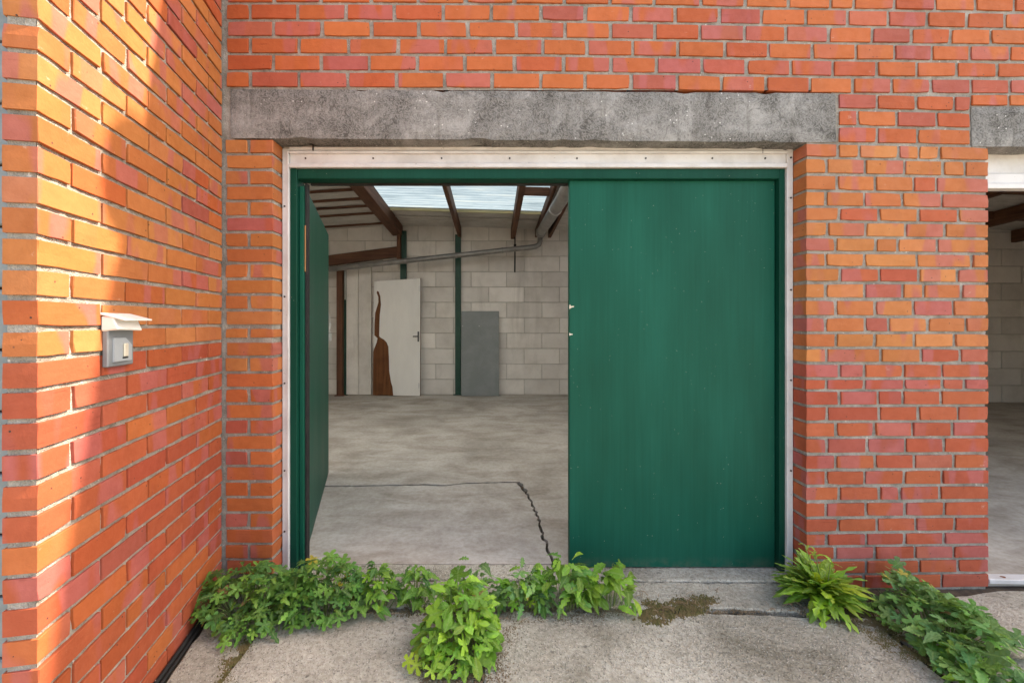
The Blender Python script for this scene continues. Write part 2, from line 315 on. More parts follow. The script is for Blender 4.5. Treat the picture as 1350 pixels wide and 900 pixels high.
def slab(pts, z=0.0, amp=0.004, mat='slab', parent=ground, name='slab', bevel=0.006):
    return MB().prism(rough_poly(pts, 0.045, amp), -0.05, z).build(name, M[mat], parent, bevel=bevel)
U0 = Vector((-1.092, 1.03)); U1 = Vector((-1.28, 2.03)); UD = (U1 - U0).normalized(); UN = Vector((UD.y, -UD.x))   # wing wall foot line
def wfoot(y, off): t = (y - U0.y) / (U1.y - U0.y); p = U0.lerp(U1, t) + UN * off; return (p.x, p.y)
slab([(-1.02, -3), (-0.955, -3), (-0.955, 1.845), wfoot(1.845, 0.038), wfoot(1.03, 0.038)], -0.004, 0.006)
slab([(-0.935, -3), (-0.07, -3), (-0.06, 1.85), (-0.94, 1.85)], 0.0, 0.005)
slab([(-0.045, -3), (1.575, -3), (1.575, 1.80), (0.9, 1.835), (-0.035, 1.85)], 0.002, 0.006)
slab([(1.61, -3), (5.9, -3), (5.9, 2.012), (2.36, 2.012), (1.62, 1.86)], -0.012, 0.006)
slab([(-2.5, -3), (-1.04, -3), (-1.12, 1.0), (-2.5, 1.0)], -0.006, 0.004)
slab([(-1.2, 1.872), (1.0, 1.868), (1.475, 1.83), (1.475, 2.045), (-1.2, 2.07)], 0.003, 0.008)        # threshold strip
slab([(-1.03, 2.076), (1.47, 2.055), (1.47, 2.20), (-1.03, 2.20)], 0.006, 0.004)
# hall floor: one big concrete floor with the cracked-off panel by the doorway
fl = MB().box(-4.2, 10.0, 2.1, 7.6, -0.06, -0.02).build('floor', M['soil']); tag(fl, kind='structure')
crk = [G(434, 641), G(500, 640), G(560, 638.5), G(585, 640), G(610, 637), G(650, 636), G(684, 635.5), G(694, 650), G(702, 664), G(710, 684), G(715, 703), G(722, 722), G(729, 738)]
crk = [(p.x, p.y) for p in crk]
jag = []
for i in range(len(crk) - 1):
    a, b = Vector(crk[i]), Vector(crk[i + 1]); k = max(2, int((b - a).length / 0.03))
    for j in range(k):
        p = a.lerp(b, j / k); q = 0.004 if i < 6 else 0.009; jag.append(Vector((p.x + ru(-q, q), p.y + ru(-q, q))))
jag.append(Vector((crk[-1][0], 2.206)))
wdt = lambda i: (0.016 if i < len(jag) * 0.62 else 0.009) * ru(0.6, 1.3)
inner = [(p.x - wdt(i), min(p.y - wdt(i), 3.32)) for i, p in enumerate(jag)]; outer = [(p.x + wdt(i), p.y + wdt(i)) for i, p in enumerate(jag)]
inner[-1] = (inner[-1][0], 2.206); outer[-1] = (outer[-1][0], 2.206)
inner[0] = (-1.6, inner[0][1]); outer[0] = (-4.1, outer[0][1])
def flat(name, poly, z, mat, parent):
    o = MB().prism(poly, -0.03, z).build(name, M[mat], parent)
    bm = bmesh.new(); bm.from_mesh(o.data); bmesh.ops.triangulate(bm, faces=[f for f in bm.faces if len(f.verts) > 4], ngon_method='EAR_CLIP'); bm.to_mesh(o.data); bm.free(); return o
flat('floor_panel', [(-1.6, 2.206)] + inner[::-1], 0.002, 'floor', fl)
flat('floor_panel', outer + [(1.95, 2.206), (1.95, 7.5), (-4.1, 7.5)], 0.0, 'floor', fl)
flat('floor_panel', [(1.97, 2.06), (9.9, 2.06), (9.9, 7.5), (1.97, 7.5)], 0.0, 'floor', fl)
for p in fl.children: p['label'] = 'worn grey concrete floor panel'

# ------------------------------------------------------------------ brickwork
ORANGE = [(0.51, 0.172, 0.054), (0.54, 0.195, 0.064), (0.49, 0.154, 0.052), (0.56, 0.21, 0.074)]
VERM = [(0.49, 0.122, 0.040), (0.51, 0.137, 0.045), (0.47, 0.108, 0.040), (0.53, 0.148, 0.050)]
RED = [(0.455, 0.098, 0.046), (0.475, 0.110, 0.050), (0.425, 0.088, 0.046), (0.495, 0.120, 0.050)]
PINK = [(0.44, 0.105, 0.065), (0.41, 0.10, 0.07), (0.46, 0.125, 0.078)]
def bcol(pal, pp=0.10):
    c = random.choice(PINK if rnd() < pp else pal); k = ru(0.93, 1.07) * .88
    return (c[0] * k, c[1] * k * ru(0.95, 1.06), c[2] * k, 1)
def brick_geo(q, depth, dy=0.0):
    """q: BL,BR,TR,TL corners (x,z); returns verts/faces about the centre"""
    c = [Vector(p) for p in q]; cen = sum(c, Vector((0, 0))) / 4
    per = [c[0], c[0].lerp(c[1], .33), c[0].lerp(c[1], .67), c[1], c[1].lerp(c[2], .5), c[2], c[2].lerp(c[3], .33), c[2].lerp(c[3], .67), c[3], c[3].lerp(c[0], .5)]
    corner = (0, 3, 5, 8); L1 = []; L2 = []
    for i, p in enumerate(per):
        d = (cen - p); s = Vector((math.copysign(1, d.x), math.copysign(1, d.y)))
        j = Vector((ru(-.0009, .0009), ru(-.0008, .0008)))
        if i in corner and rnd() < 0.25: j += s * ru(.001, .004)
        a = p + j - cen; L1.append((a.x, a.y)); b = a + Vector((s.x * .0013 if i in corner or i in (4, 9) else 0, s.y * .0013 if i not in (4, 9) else 0)); L2.append((b.x, b.y))
    t1, t2 = ru(-.0012, .0012), ru(-.0012, .0012)
    v = [(x, depth, z) for x, z in L1] + [(x, .0014 + dy, z) for x, z in L1] + [(x, dy + t1 * (1 if x > 0 else -1) + t2 * (1 if z > 0 else -1), z) for x, z in L2]
    f = []
    for k in range(2):
        for i in range(10): j = (i + 1) % 10; f.append((k * 10 + i, k * 10 + j, k * 10 + 10 + j, k * 10 + 10 + i))
    v.append((0, dy, 0)); f += [(20 + i, 20 + (i + 1) % 10, 30) for i in range(10)]; return cen, v, f
def put_brick(parent, q, depth, pal, y0, pp=0.10, bulk=None):
    cen, v, f = brick_geo(q, depth, ru(-.0015, .0015))
    if bulk is not None: bulk.add([(x + cen.x, y + y0, z + cen.y) for x, y, z in v], f); return
    me = mesh('brick', v, f); at_ = me.attributes.new('edge', 'FLOAT', 'POINT'); at_.data.foreach_set('value', [0.0] * 10 + [0.84] * 10 + [1.0] * 10 + [0.0])
    o = obj('brick', me, M['brick'], parent, (cen.x, y0, cen.y)); o.color = bcol(pal, pp); return o
def mortar_mesh(mb, x0, x1, z0, z1, y0, y1, step=0.02, amp=0.0022, sides='LRBT'):
    nx, nz = max(1, int((x1 - x0) / step)), max(1, int((z1 - z0) / step)); b = len(mb.v)
    for j in range(nz + 1):
        for i in range(nx + 1):
            x, z = x0 + (x1 - x0) * i / nx, z0 + (z1 - z0) * j / nz
            mb.v.append(Vector((x, y0 + amp * noise.noise(Vector((x * 40, z * 40, 1.7))) * 1.6, z)))
    for j in range(nz):
        for i in range(nx): a = b + j * (nx + 1) + i; mb.f.append((a, a + 1, a + nx + 2, a + nx + 1))
    e = 0.004
    if 'L' in sides: mb.add([(x0, y0, z0), (x0, y0, z1), (x0, y1, z1), (x0, y1, z0)], [(0, 1, 2, 3)])
    if 'R' in sides: mb.add([(x1, y0, z0), (x1, y1, z0), (x1, y1, z1), (x1, y0, z1)], [(0, 1, 2, 3)])

fw = thing('brick_wall', 'orange brick front wall with a wide garage doorway and concrete lintels', 'wall')
XL, XR, XN = Xp(359.5), Xp(1063.3), Xp(1303)         # brick edges of the doorway and of the neighbouring doorway
ZL, ZU = 2.106, 2.342                                # lintel bottom and top
LX0, LX1 = Xp(303), Xp(1103); NX0 = Xp(1281)
mm = MB(); R_ = W + 0.007; BK = W + 0.10
mortar_mesh(mm, -1.30, XL - .006, -0.05, ZL, R_, BK, sides='R')
mortar_mesh(mm, XR + .006, XN - .006, -0.05, ZL - .012, R_, BK, sides='LR')
mortar_mesh(mm, LX1 - .02, NX0 + .02, ZL - .012, ZU, R_, BK, sides='')
mortar_mesh(mm, -1.30, LX0 + .02, ZL, ZU, R_, BK, sides='')
mortar_mesh(mm, -1.30, 3.4, ZU, 3.62, R_, BK, sides='')
mortar_mesh(mm, NX0 + .0201, 3.4, Zp(141), ZU, R_, BK, sides='')
mm.build('mortar', M['mortar'], fw)
bulk = MB()
def front(x0, x1, ta, tb, ba, bb, pal, pp=.1, bulk_=None):   # one face brick from photo measures on the facade plane
    return put_brick(fw, [(Xp(x0), Zp(ba)), (Xp(x1), Zp(bb)), (Xp(x1), Zp(tb)), (Xp(x0), Zp(ta))], 0.10, pal, W, pp, bulk_)
# courses above the lintel
tops = [(6 + 22.35 * k, 24.2 + 22.35 * k) for k in range(-14, 5)]
def sag(x):
    return 0.0 if x < 300 else 1.5 * (x - 300) / 390 if x < 690 else 1.5 + 6.5 * ((x - 690) / 405) ** 1.2
def ysec(k, x):      # top, bottom of course k at photo x
    t, b = tops[k]
    if x < 1105: s = sag(x); return t + s, b + s - (0 if k < 16 else 0)
    s = sag(1105); q = (x - 1105) / 240
    return t + s + q * (4.2 - 0.5 * max(0, k - 14)), b + s + q * (3.8 - 0.9 * max(0, k - 14))
for k in range(len(tops)):
    x = 299.0 if k % 2 == 0 else 300.5; first = (k % 2 == 0); far = k < 13
    while x < 1590:
        w = (64 if x < 690 else 60.5 if x < 950 else 57 if x < 1105 else 52) - 5
        if first: w = w / 2 - 1; first = False
        w += ru(-2, 2)
        if x > 900 and rnd() < .07: w = w / 2
        x1 = x + w; t0, b0 = ysec(k, x); t1, b1 = ysec(k, x1)
        front(x, x1, t0, t1, b0, b1, VERM, .13, bulk if (far or x > 1352) else None); x = x1 + ru(4.2, 5.4)
# courses between the two lintels
for (t, b, off) in ((124.5, 142, 0), (146, 164, 26), (168, 186.5, 0)):
    x = 1107.0; first = off
    while x < 1275:
        w = first * .85 if first else ru(45, 49); first = 0; x1 = x + w
        if 1279 - x1 < 18: x1 = 1278.5
        front(x, x1, t + (x - 1107) * .022, t + (x1 - 1107) * .022, b + (x - 1107) * .02, b + (x1 - 1107) * .02, VERM, .22); x = x1 + 4.3
x = 1282.0
while x < 1590:
    x1 = x + ru(44, 48); front(x, x1, 125.5, 125.5, 138.5, 138.5, VERM, .2, bulk if x > 1352 else None); x = x1 + 4.5
# right pillar
rows = [(190, 205.5), (209.5, 227), (231.5, 249), (253, 270), (274, 289.5), (293.5, 310), (314, 330), (334.5, 350), (354, 370), (374.5, 391.5), (396.5, 415), (419.5, 436.5), (440.5, 456.5), (460.5, 476.5), (481, 497), (501, 513), (516.5, 533), (537, 554),
        (558, 575), (579, 596.5), (601, 617.5), (622, 638.5), (643, 659), (664, 680.5), (685, 700.5), (705, 718.5), (722.5, 737), (741, 756), (760, 776)]
for k, (t, b) in enumerate(rows):
    x = 1063.3; first = True
    pal = ORANGE if b < 480 else RED
    def dy(x): q = (x - 1063) / 240; return q * (5 * max(0, (420 - t) / 230) - 3 * max(0, (t - 450) / 300))
    while x < 1300:
        w = ru(45.5, 48.5)
        if first: w = (ru(36, 44) if k % 2 == 0 else ru(23, 26)); first = False
        elif rnd() < .10: w = w * ru(.48, .62)
        elif rnd() < .08: w = w * 1.4
        x1 = x + w
        if 1303 - x1 < 20: x1 = 1303
        front(x, x1, t + dy(x), t + dy(x1), b + dy(x), b + dy(x1), pal if rnd() > .06 else RED, .06 if b < 480 else .12); x = x1 + ru(4, 5)
# left pillar: pairs of half bricks alternating with single stretchers
for k in range(28):
    t = 184.5 + 20.55 * k; b = t + 16.6
    if k == 12: t += 2; b -= 3
    pal = ORANGE if k < 15 else VERM
    if k % 2 == 0: front(297.5, 325.5, t, t, b, b, pal, .1); front(330, 359.5, t, t, b, b, pal, .1)
    else: front(299, 359.5, t, t, b, b, pal, .08)
bk = bulk.build('brickwork', M['brick'], fw); bk['kind'] = 'stuff'; bk['label'] = 'courses of orange brick above and beside the view'; bk.color = (0.46, 0.12, 0.042, 1)
# lintels
def lintel(x0, x1, tl, tr, bl, br, depth=0.24):
    mb = MB(); n = 60; nz = 6; v = []
    for j in range(nz + 1):
        for i in range(n + 1):
            u, w = i / n, j / nz; X = x0 + (x1 - x0) * u; zt = tl + (tr - tl) * u; zb = bl + (br - bl) * u; Z = zb + (zt - zb) * w
            e = 0.0035 if (i in (0, n) or j in (0, nz)) else 0.0
            v.append((X + (ru(0, .003) if i == 0 else -ru(0, .003) if i == n else 0), W - .001 + e + .0016 * noise.noise(Vector((X * 25, 0, Z * 25))), Z + ((ru(-.002, .001) + (-ru(.002, .009) if rnd() < .08 else 0) * (1 if j == nz else -1)) if j in (0, nz) else 0)))
    f = [(j * (n + 1) + i, j * (n + 1) + i + 1, (j + 1) * (n + 1) + i + 1, (j + 1) * (n + 1) + i) for j in range(nz) for i in range(n)]
    b = len(v); v += [(x, W + depth, z) for (x, y, z) in v[:n + 1]] + [(x, W + depth, z) for (x, y, z) in v[nz * (n + 1):(nz + 1) * (n + 1)]]
    for i in range(n): f.append((i, b + i, b + i + 1, i + 1)); o = nz * (n + 1); f.append((o + i, o + i + 1, b + n + 2 + i, b + n + 1 + i))
    return obj('lintel', mesh('lintel', v, f), M['lintel'], fw)
lintel(LX0, LX1, Zp(117), Zp(123), Zp(181.5), Zp(187.5))['label'] = 'long grey concrete lintel over the green doors'
lintel(NX0, 4.99, Zp(140), Zp(143), Zp(193), Zp(194))['label'] = 'grey concrete lintel cut by the right edge'
# inner leaf and unseen upper wall (leaf closes the hall; wall top is shaped to cast the shade)
inn = MB()
inn.box(-4.1, XL - .012, BK + .001, 2.28, -.05, 3.4); inn.box(XR + .012, XN - .012, BK + .001, 2.28, -.05, ZL - .02)
inn.box(XL - .0119, 6.3, W + .245, 2.279, 2.09, 3.4)
inn.box(LX1 + .01, NX0 - .01, BK + .001, 2.27, ZL - .02, 3.4); inn.box(5.0, 10, BK + .001, 2.28, -.05, 3.4); inn.box(-1.3, 6.3, BK + .002, W + .244, 2.36, 3.4)
inn.build('inner_leaf', M['block'], fw)
prof = [(-1.30, 3.62), (14, 3.62), (14, 5.42), (3.7, 5.42), (3.2, 5.36), (2.7, 5.27), (2.4, 5.12), (2.1, 5.0), (-1.30, 4.9)]  # unseen top edge, stepped to fit the shadow line on the wing wall
up = MB(); n_ = len(prof)
up.add([(x, W, z) for x, z in prof] + [(x, W + .25, z) for x, z in prof], [tuple(range(n_)), tuple(range(n_, 2 * n_))[::-1]] + [(i, n_ + i, n_ + (i + 1) % n_, (i + 1) % n_) for i in range(n_)])
up.box(3.41, 14, W, W + .1, 2.36, 3.62); up.box(5.0, 14, W, W + .1, -.05, 2.358)
up.build('upper_shade_wall', M['upper'], fw)
rv = thing('shade_caster', 'unseen cowl shape added above the doorway to break the shadow edge', 'shade caster', (2.55, W + .1, 0))  # added out of view to cast a lobe on the wing wall
MB().tube([(0, 0, 5.0), (0, 0, 5.44)], .035, 10).build('pipe', M['pipe'], rv)
MB().tube([(0, 0, 5.36), (0, 0, 5.42), (.01, 0, 5.55), (0, 0, 5.62)], [.06, .17, .15, .03], 14).build('cowl', M['pipe'], rv, smooth=True)  # stalk and cap only serve to cast that shadow lobe

# wing wall on the left, its end header courses towards the camera
ww = thing('brick_wall', 'orange brick wing wall at left, sunlit at its near corner', 'wall', (U0.x, U0.y, 0), math.atan2(UD.y, UD.x))
UL = (U1 - U0).length
mm = MB(); mortar_mesh(mm, .006, UL + .0, -0.06, 3.25, .0075, .066, sides='L'); mm.build('mortar', M['mortar'], ww)
for j in range(-29, 15):
    z1 = 2.106 + .0737 * j; z0 = z1 - .0606 + ru(-.0008, .0008); y_near = CY + (H - z1) * F / 1.03
    u = 0.0; first = (j % 2 == 0)
    while u < UL - .03:
        w = .1005 if first else .2100; first = False; w += ru(-.003, .003); u1 = min(u + w, UL - .006)
        if UL - u1 < .045: u1 = UL - .006
        pal = (ORANGE if z1 > 1.15 else RED if rnd() < .8 else VERM) if rnd() > .12 else VERM
        o = put_brick(ww, [(u, z0), (u1, z0), (u1, z1), (u, z1)], .072, pal, 0.0, .06); o.color = tuple(v * .92 for v in o.color[:3]) + (1,); u = u1 + ru(.010, .013)
hs = MB().box(.3, UL, .0725, .20, -.06, 3.25).build('backing', M['block'], ww)
# grey cladding at the extreme left
cl = thing('board_cladding', 'grey horizontal board cladding at the extreme left edge', 'cladding', (U0.x, U0.y, 0))
for k in range(22):
    z0 = -.02 + k * .15; box('board', M['cladding'], cl, -.75, -.071, .012, .03, z0, z0 + .143, .004)
box('backing', M['black'], cl, -.75, -.071, .034, .06, -.05, 3.28, 0)
# dark hose at the wall foot
hz = thing('drain_hose', 'pair of dark hoses lying along the foot of the left brick wall', 'hose')
for off, r in ((.010, .008), (.027, .006)):
    pts = [Vector((*wfoot(y, off + .003 * math.sin(y * 9)), r - .012)) for y in [0.9 + i * .06 for i in range(19)]]
    MB().tube(pts, r, 8).build('hose', M['black'], hz, smooth=True)

# ------------------------------------------------------------------ door frame
dfm = thing('door_frame', 'white metal and green timber frame around the garage doorway', 'door frame')
YT = 2.116
Zt = lambda py: Zp(py, 2.12)
box('trim', M['white'], dfm, XL + .002, XL + .036, YT, 2.15, .0, Zt(196), .003)
box('trim', M['white'], dfm, XR - .032, XR - .002, YT, 2.15, .0, Zt(196), .003)
box('trim_lip', M['white'], dfm, XL + .028, XL + .0365, YT - .006, YT - .0005, .0, Zt(200), .0015)
box('fascia', M['white'], dfm, XL + .037, XR - .033, YT + .008, 2.16, Zt(221), Zt(197), .002)
box('fascia_strip', M['white'], dfm, XL + .037, XR - .033, YT - .004, YT + .0075, Zt(203), Zt(199.5), .0015)
box('fascia_strip', M['white'], dfm, XL + .037, XR - .033, YT - .004, YT + .0075, Zt(221.2), Zt(216), .0015)
box('fascia_strip', M['white'], dfm, XL + .0375, XR - .05, YT + .001, YT + .012, Zt(198.2), Zt(194), .001)
box('soffit_strip', M['plaster'], dfm, XL + .001, XR - .001, YT + .016, 2.2, Zt(196.8), Zt(190.5), .001)
def screw(x, y, z, r=.0045):
    MB().tube([(x, y + .002, z), (x, y - .002, z)], r, 8).build('screw', M['screw'], dfm)
for px in (402, 491.5, 582, 672, 761, 852, 940, 1010): screw(Xp(px, YT), YT + .007, Zt(208.5))
for py in (272, 391, 505, 620, 700): screw(XL + .015, YT - .001, Zp(py, YT))
for py in (208, 261, 382, 501, 620): screw(XR - .015, YT - .001, Zp(py, YT))
hk = MB(); hx = Xp(413.5, YT); hk.box(hx - .0025, hx + .0025, YT - .010, YT - .005, Zt(200), Zt(190)); hk.box(hx - .011, hx + .012, YT - .0105, YT - .0045, Zt(192), Zt(190))
hk.build('hook', M['screw'], dfm)
ck = MB(); cx_ = Xp(1005, YT); ck.box(cx_ - .001, cx_ + .0015, YT - .0046, YT - .0036, Zt(203), Zt(194)); ck.build('joint', M['screw'], dfm)
jx0, jx1 = XL + .0365, XR - .0325
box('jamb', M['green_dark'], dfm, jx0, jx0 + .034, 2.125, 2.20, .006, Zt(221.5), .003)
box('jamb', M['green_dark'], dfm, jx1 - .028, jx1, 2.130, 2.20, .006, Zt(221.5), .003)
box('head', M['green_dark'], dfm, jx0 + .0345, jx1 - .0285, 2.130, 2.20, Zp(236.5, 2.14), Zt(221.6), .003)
box('door_stop', M['green'], dfm, jx0 + .036, jx0 + .056, 2.150, 2.20, .006, Zp(245, 2.15), .002)
box('seal', M['black'], dfm, jx0 + .0565, jx0 + .066, 2.165, 2.20, .01, Zp(240, 2.15), .001)
box('seal', M['black'], dfm, jx1 - .046, jx1 - .0285, 2.185, 2.20, .01, Zp(238, 2.15), 0)
box('seal', M['black'], dfm, jx0 + .07, jx1 - .05, 2.201, 2.215, Zp(240, 2.15), Zp(226, 2.14), 0)
# ------------------------------------------------------------------ doors
def leaf_panel(root, w, z0, z1, t):
    mb = MB(); mb.box(0, w, 0, t, z0, z1); return mb.build('panel', M['green'], root, bevel=.003)
DZ0, DZ1 = .012, Zp(238, 2.16)
rd = thing('garage_door', 'closed right green timber garage door leaf with a smooth painted face', 'door', (Xp(750.5, 2.16), 2.158, 0), group='green garage door leaves')
RW = Xp(1021.5, 2.16) - Xp(750.5, 2.16)
leaf_panel(rd, RW, DZ0, DZ1, .042)
for py, s in ((404, 1.0), (440.5, .7)):
    z = Zp(py, 2.16); n = 9; poly = []
    for i, (a, b) in enumerate([(0, .010), (.006, .007), (.008, .003), (.024, .001), (.022, -.003), (.010, -.004), (.005, -.010), (0, -.012)]): poly.append((a * s, b * s + ru(-.001, .001)))
    MB().add([(x, -.0008, z + q) for x, q in poly], [tuple(range(len(poly)))[::-1]]).build('paint_chip', M['chip'], rd)
ld = thing('garage_door', 'open left green timber garage door leaf swung into the hall', 'door', (-.972, 2.212, 0), math.radians(106), group='green garage door leaves')
LW = 1.35
leaf_panel(ld, LW, DZ0, DZ1, .042)
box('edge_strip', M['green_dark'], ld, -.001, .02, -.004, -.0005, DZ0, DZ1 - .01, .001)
box('repair_strip', M['barewood'], dfm, jx0 + .058, jx0 + .0625, 2.158, 2.1645, Zp(358, 2.16), Zp(297, 2.16), .001)
lk = MB(); zc = Zp(430, 3.45)
lk.tube([(LW + .001, .02, zc + .10), (LW + .03, .0, zc + .09), (LW + .045, -.01, zc + .02), (LW + .03, -.005, zc - .03), (LW + .02, .01, zc - .02)], .006, 6)
lk.build('pull_handle', M['metal'], ld, smooth=True)
lk = MB(); lk.box(LW, LW + .03, -.02, .03, zc - .12, zc - .06); lk.box(LW + .001, LW + .07, -.015, .0, zc + .01, zc + .022); lk.box(LW, LW + .05, -.01, .01, zc - .055, zc - .04)
lk.build('latch', M['metal'], ld, bevel=.002)

# ------------------------------------------------------------------ doorbell box on the wing wall
def wallu(px):
    k = (px - CX) / F; t = (k * U0.y - U0.x) / ((U1.x - U0.x) - k * (U1.y - U0.y)); p = U0.lerp(U1, t); return t * UL, p.y
ua, ya = wallu(134); ub, yb = wallu(168.5); um = (ua + ub) / 2; ym = (ya + yb) / 2
zt, zb_ = Zp(431, ym), Zp(482, ym)
db = thing('doorbell_box', 'grey doorbell box with a white hood on the left brick wall', 'doorbell', (U0.x + UD.x * um, U0.y + UD.y * um, (zt + zb_) / 2), math.atan2(UD.y, UD.x))
hw, hh = (ub - ua) / 2, (zt - zb_) / 2
box('back_plate', M['grey_plastic'], db, -hw, hw, -.016, .0, -hh, hh + .01, .003)
pl = MB(); a_, b_ = hw * .68, hh * .60
oy = -.15 * hh
pts = [(-a_, -b_ + oy), (a_, -b_ + oy), (a_, b_ * .35 + oy), (a_ * .25, b_ + oy), (-a_, b_ + oy)]
pl.add([(x, -.0165, z) for x, z in pts] + [(x, -.022, z) for x, z in pts], [(9, 8, 7, 6, 5)] + [(i, (i + 1) % 5, 5 + (i + 1) % 5, 5 + i) for i in range(5)])
pl.build('front_plate', M['grey_light'], db)
box('push_button', M['label'], db, -.004, .016, -.0275, -.0225, -.022 + oy, .018 + oy, .002)
box('slot', M['black'], db, -.005, .017, -.025, -.0222, -.027 + oy, -.0235 + oy, 0)
hd = MB()
zt2 = hh + .01
# hood: closed white wedge body with a projecting lid
hd.hexa([(-hw - .004, -.045, hh - .006), (hw - .006, -.045, hh - .012), (hw - .006, .0, hh - .012), (-hw - .004, .0, hh - .012), (-hw - .004, -.030, hh + .030), (hw - .006, -.030, hh + .028), (hw - .006, .0, hh + .030), (-hw - .004, .0, hh + .032)])
hood = hd.build('hood', M['whiteplastic'], db, bevel=.003)
hl = MB(); hl.hexa([(-hw - .006, -.062, hh + .019), (hw + .008, -.064, hh + .019), (hw + .008, .0, hh + .036), (-hw - .006, .0, hh + .036), (-hw - .006, -.062, hh + .024), (hw + .008, -.064, hh + .024), (hw + .008, .0, hh + .042), (-hw - .006, .0, hh + .042)])
hl.build('lid', M['whiteplastic'], hood, bevel=.001)

# ------------------------------------------------------------------ hall: back wall, roof, posts, pipe
YB = 7.34
def block_wall(name, label, loc, rz, x0, x1, top, L=.60, Hh=.25, gaps=()):
    t = thing(name, label, 'wall', loc, rz)
    mb = MB().box(x0, x1, .014, .20, -.05, top + .6); mb.build('mortar', M['darkjoint'], t)
    cache = {}
    z = 0.0; k = 0
    while z < top:
        x = x0 - (.0 if k % 2 else L / 2); h = min(Hh, top - z) - .008
        if h < .05: break
        while x < x1:
            a, b = max(x, x0), min(x + L, x1) - .007
            if b - a > .05:
                key = (round(b - a, 2), round(h, 2))
                if key not in cache:
                    q = MB().box(-(b - a) / 2, (b - a) / 2, 0, .05, 0, h); cache[key] = q.build('block', M['block'], bevel=.004).data; bpy.data.objects.remove(bpy.data.objects[-1] if False else [o for o in bpy.data.objects if o.data == cache[key]][0])
                obj('block', cache[key], None, t, ((a + b) / 2, ru(-.002, .003), z + .004))
            x += L
        z += Hh; k += 1
    return t
block_wall('block_wall', 'pale aerated block rear wall of the hall seen through the doorway', (0, YB, 0), 0, -4.0, 1.95, 2.95, .605, .2625)
block_wall('block_wall', 'dark block wall inside the neighbouring bay at far right', (0, 6.62, 0), math.radians(0), 2.1, 9.9, 3.0, .605, .2625)
sidew = thing('hall_wall', 'plain block side walls enclosing the hall', 'wall')
MB().box(-4.15, -4.0, 2.29, 7.5, -.05, 3.6).build('side_wall', M['block'], sidew)
MB().box(9.9, 10.0, 2.29, 7.5, -.05, 3.6).build('side_wall', M['block'], sidew)
MB().box(1.96, 2.08, 2.29, 7.5, -.05, 3.6).build('shade_partition', M['block'], sidew)  # unseen wall added to keep the right bay dark
def zroof(x, y): return 2.90 + .064 * (YB - y) + (.066 * (x + 1.59) if x < -1.59 else -.03 * (x + 1.59))
roof = thing('roof', 'low corrugated roof with brown rafters and translucent skylight sheets', 'roof')
def corr(name, mat, x0, x1, y0, y1, dz=0.0, per=.09, amp=.012, cnt=6):
    n = max(2, int((y1 - y0) / per * cnt)); v = []
    for i in range(n + 1):
        y = y0 + (y1 - y0) * i / n; w = amp * math.sin(2 * math.pi * y / per)
        v += [(x0, y, zroof(x0, y) + w + dz), (x1, y, zroof(x1, y) + w + dz)]
    return obj(name, mesh(name, v, [(2 * i, 2 * i + 1, 2 * i + 3, 2 * i + 2) for i in range(n)], True), M[mat], roof)
RX = [-1.59, -.57, .34, .735, .965]
SY0, SY1 = 2.6, 6.42
corr('roof_sheet', 'sheet', -4.2, -1.59, 4.6, 7.55); corr('skylight_sheet', 'skylight', -4.2, -1.59, 2.6, 4.62, .004); corr('roof_sheet', 'sheet', -4.2, -1.59, 2.27, 2.62)  # clear run is unseen, added to brighten the hall
for a, b in ((-1.59, -.57), (-.57, .34), (.34, .735)):
    corr('skylight_sheet', 'skydim', a, b, 5.0, SY1, .004); corr('skylight_sheet', 'skylight', a, b, SY0, 5.03, .0); corr('roof_sheet', 'sheet', a, b, SY1 - .02, 7.55); corr('roof_sheet', 'sheet', a, b, 2.27, SY0 + .02)  # near clear run added out of view as extra hall light
corr('roof_sheet', 'sheet', .735, 1.2, 4.6, 7.55); corr('skylight_sheet', 'skylight', .735, 1.2, 2.6, 4.62, .004); corr('roof_sheet', 'sheet', .735, 1.2, 2.27, 2.62)  # unseen clear run here too, added for hall light
corr('skylight_sheet', 'skylight', 1.2, 1.95, 3.0, 6.6, .004); corr('roof_sheet', 'sheet', 1.2, 1.95, 6.58, 7.55); corr('roof_sheet', 'sheet', 1.2, 1.95, 2.27, 3.02)  # hidden clear run added to lift the hall light
corr('roof_sheet', 'sheet', 1.95, 10.05, 3.18, 7.55); corr('skylight_sheet', 'skylight', 1.95, 10.05, 2.6, 3.2, .004); corr('roof_sheet', 'sheet', 1.95, 10.05, 2.27, 2.62)  # clear strip added unseen to light the right bay
def sloped(name, mat, x0, x1, y0, y1, d0, d1, bevel=.004):
    c = [(x0, y0, zroof((x0 + x1) / 2, y0) - d1), (x1, y0, zroof((x0 + x1) / 2, y0) - d1), (x1, y1, zroof((x0 + x1) / 2, y1) - d1), (x0, y1, zroof((x0 + x1) / 2, y1) - d1)]
    c += [(x, y, z + d1 - d0) for x, y, z in c]
    return MB().hexa(c).build(name, M[mat], roof, bevel=bevel)
for i, x in enumerate(RX):
    w = (.10, .055, .075, .04, .05)[i]; sloped('rafter', 'timber', x - w / 2 if i else x - .12, x + w / 2, 2.29, YB - .01, .016, .19 if i < 3 else .15)
for x in (3.2, 4.4, 5.6, 6.8, 8.0): sloped('rafter', 'timber', x - .04, x + .04, 2.29, 6.6, .016, .2)
def cross(name, mat, x0, x1, y, d, wd_, z_off=.014):
    c = []
    for zz in (d, z_off):
        for x, yy in ((x0, y), (x1, y), (x1, y + wd_), (x0, y + wd_)): c.append((x, yy, zroof(x, y) - zz))
    return MB().hexa(c).build(name, M[mat], roof, bevel=.003)
for y in (4.9, 5.25, 5.58, 5.92, 6.22, 6.55, 7.08): cross('purlin', 'timberx', -4.0, -1.715, y, .046, .035)
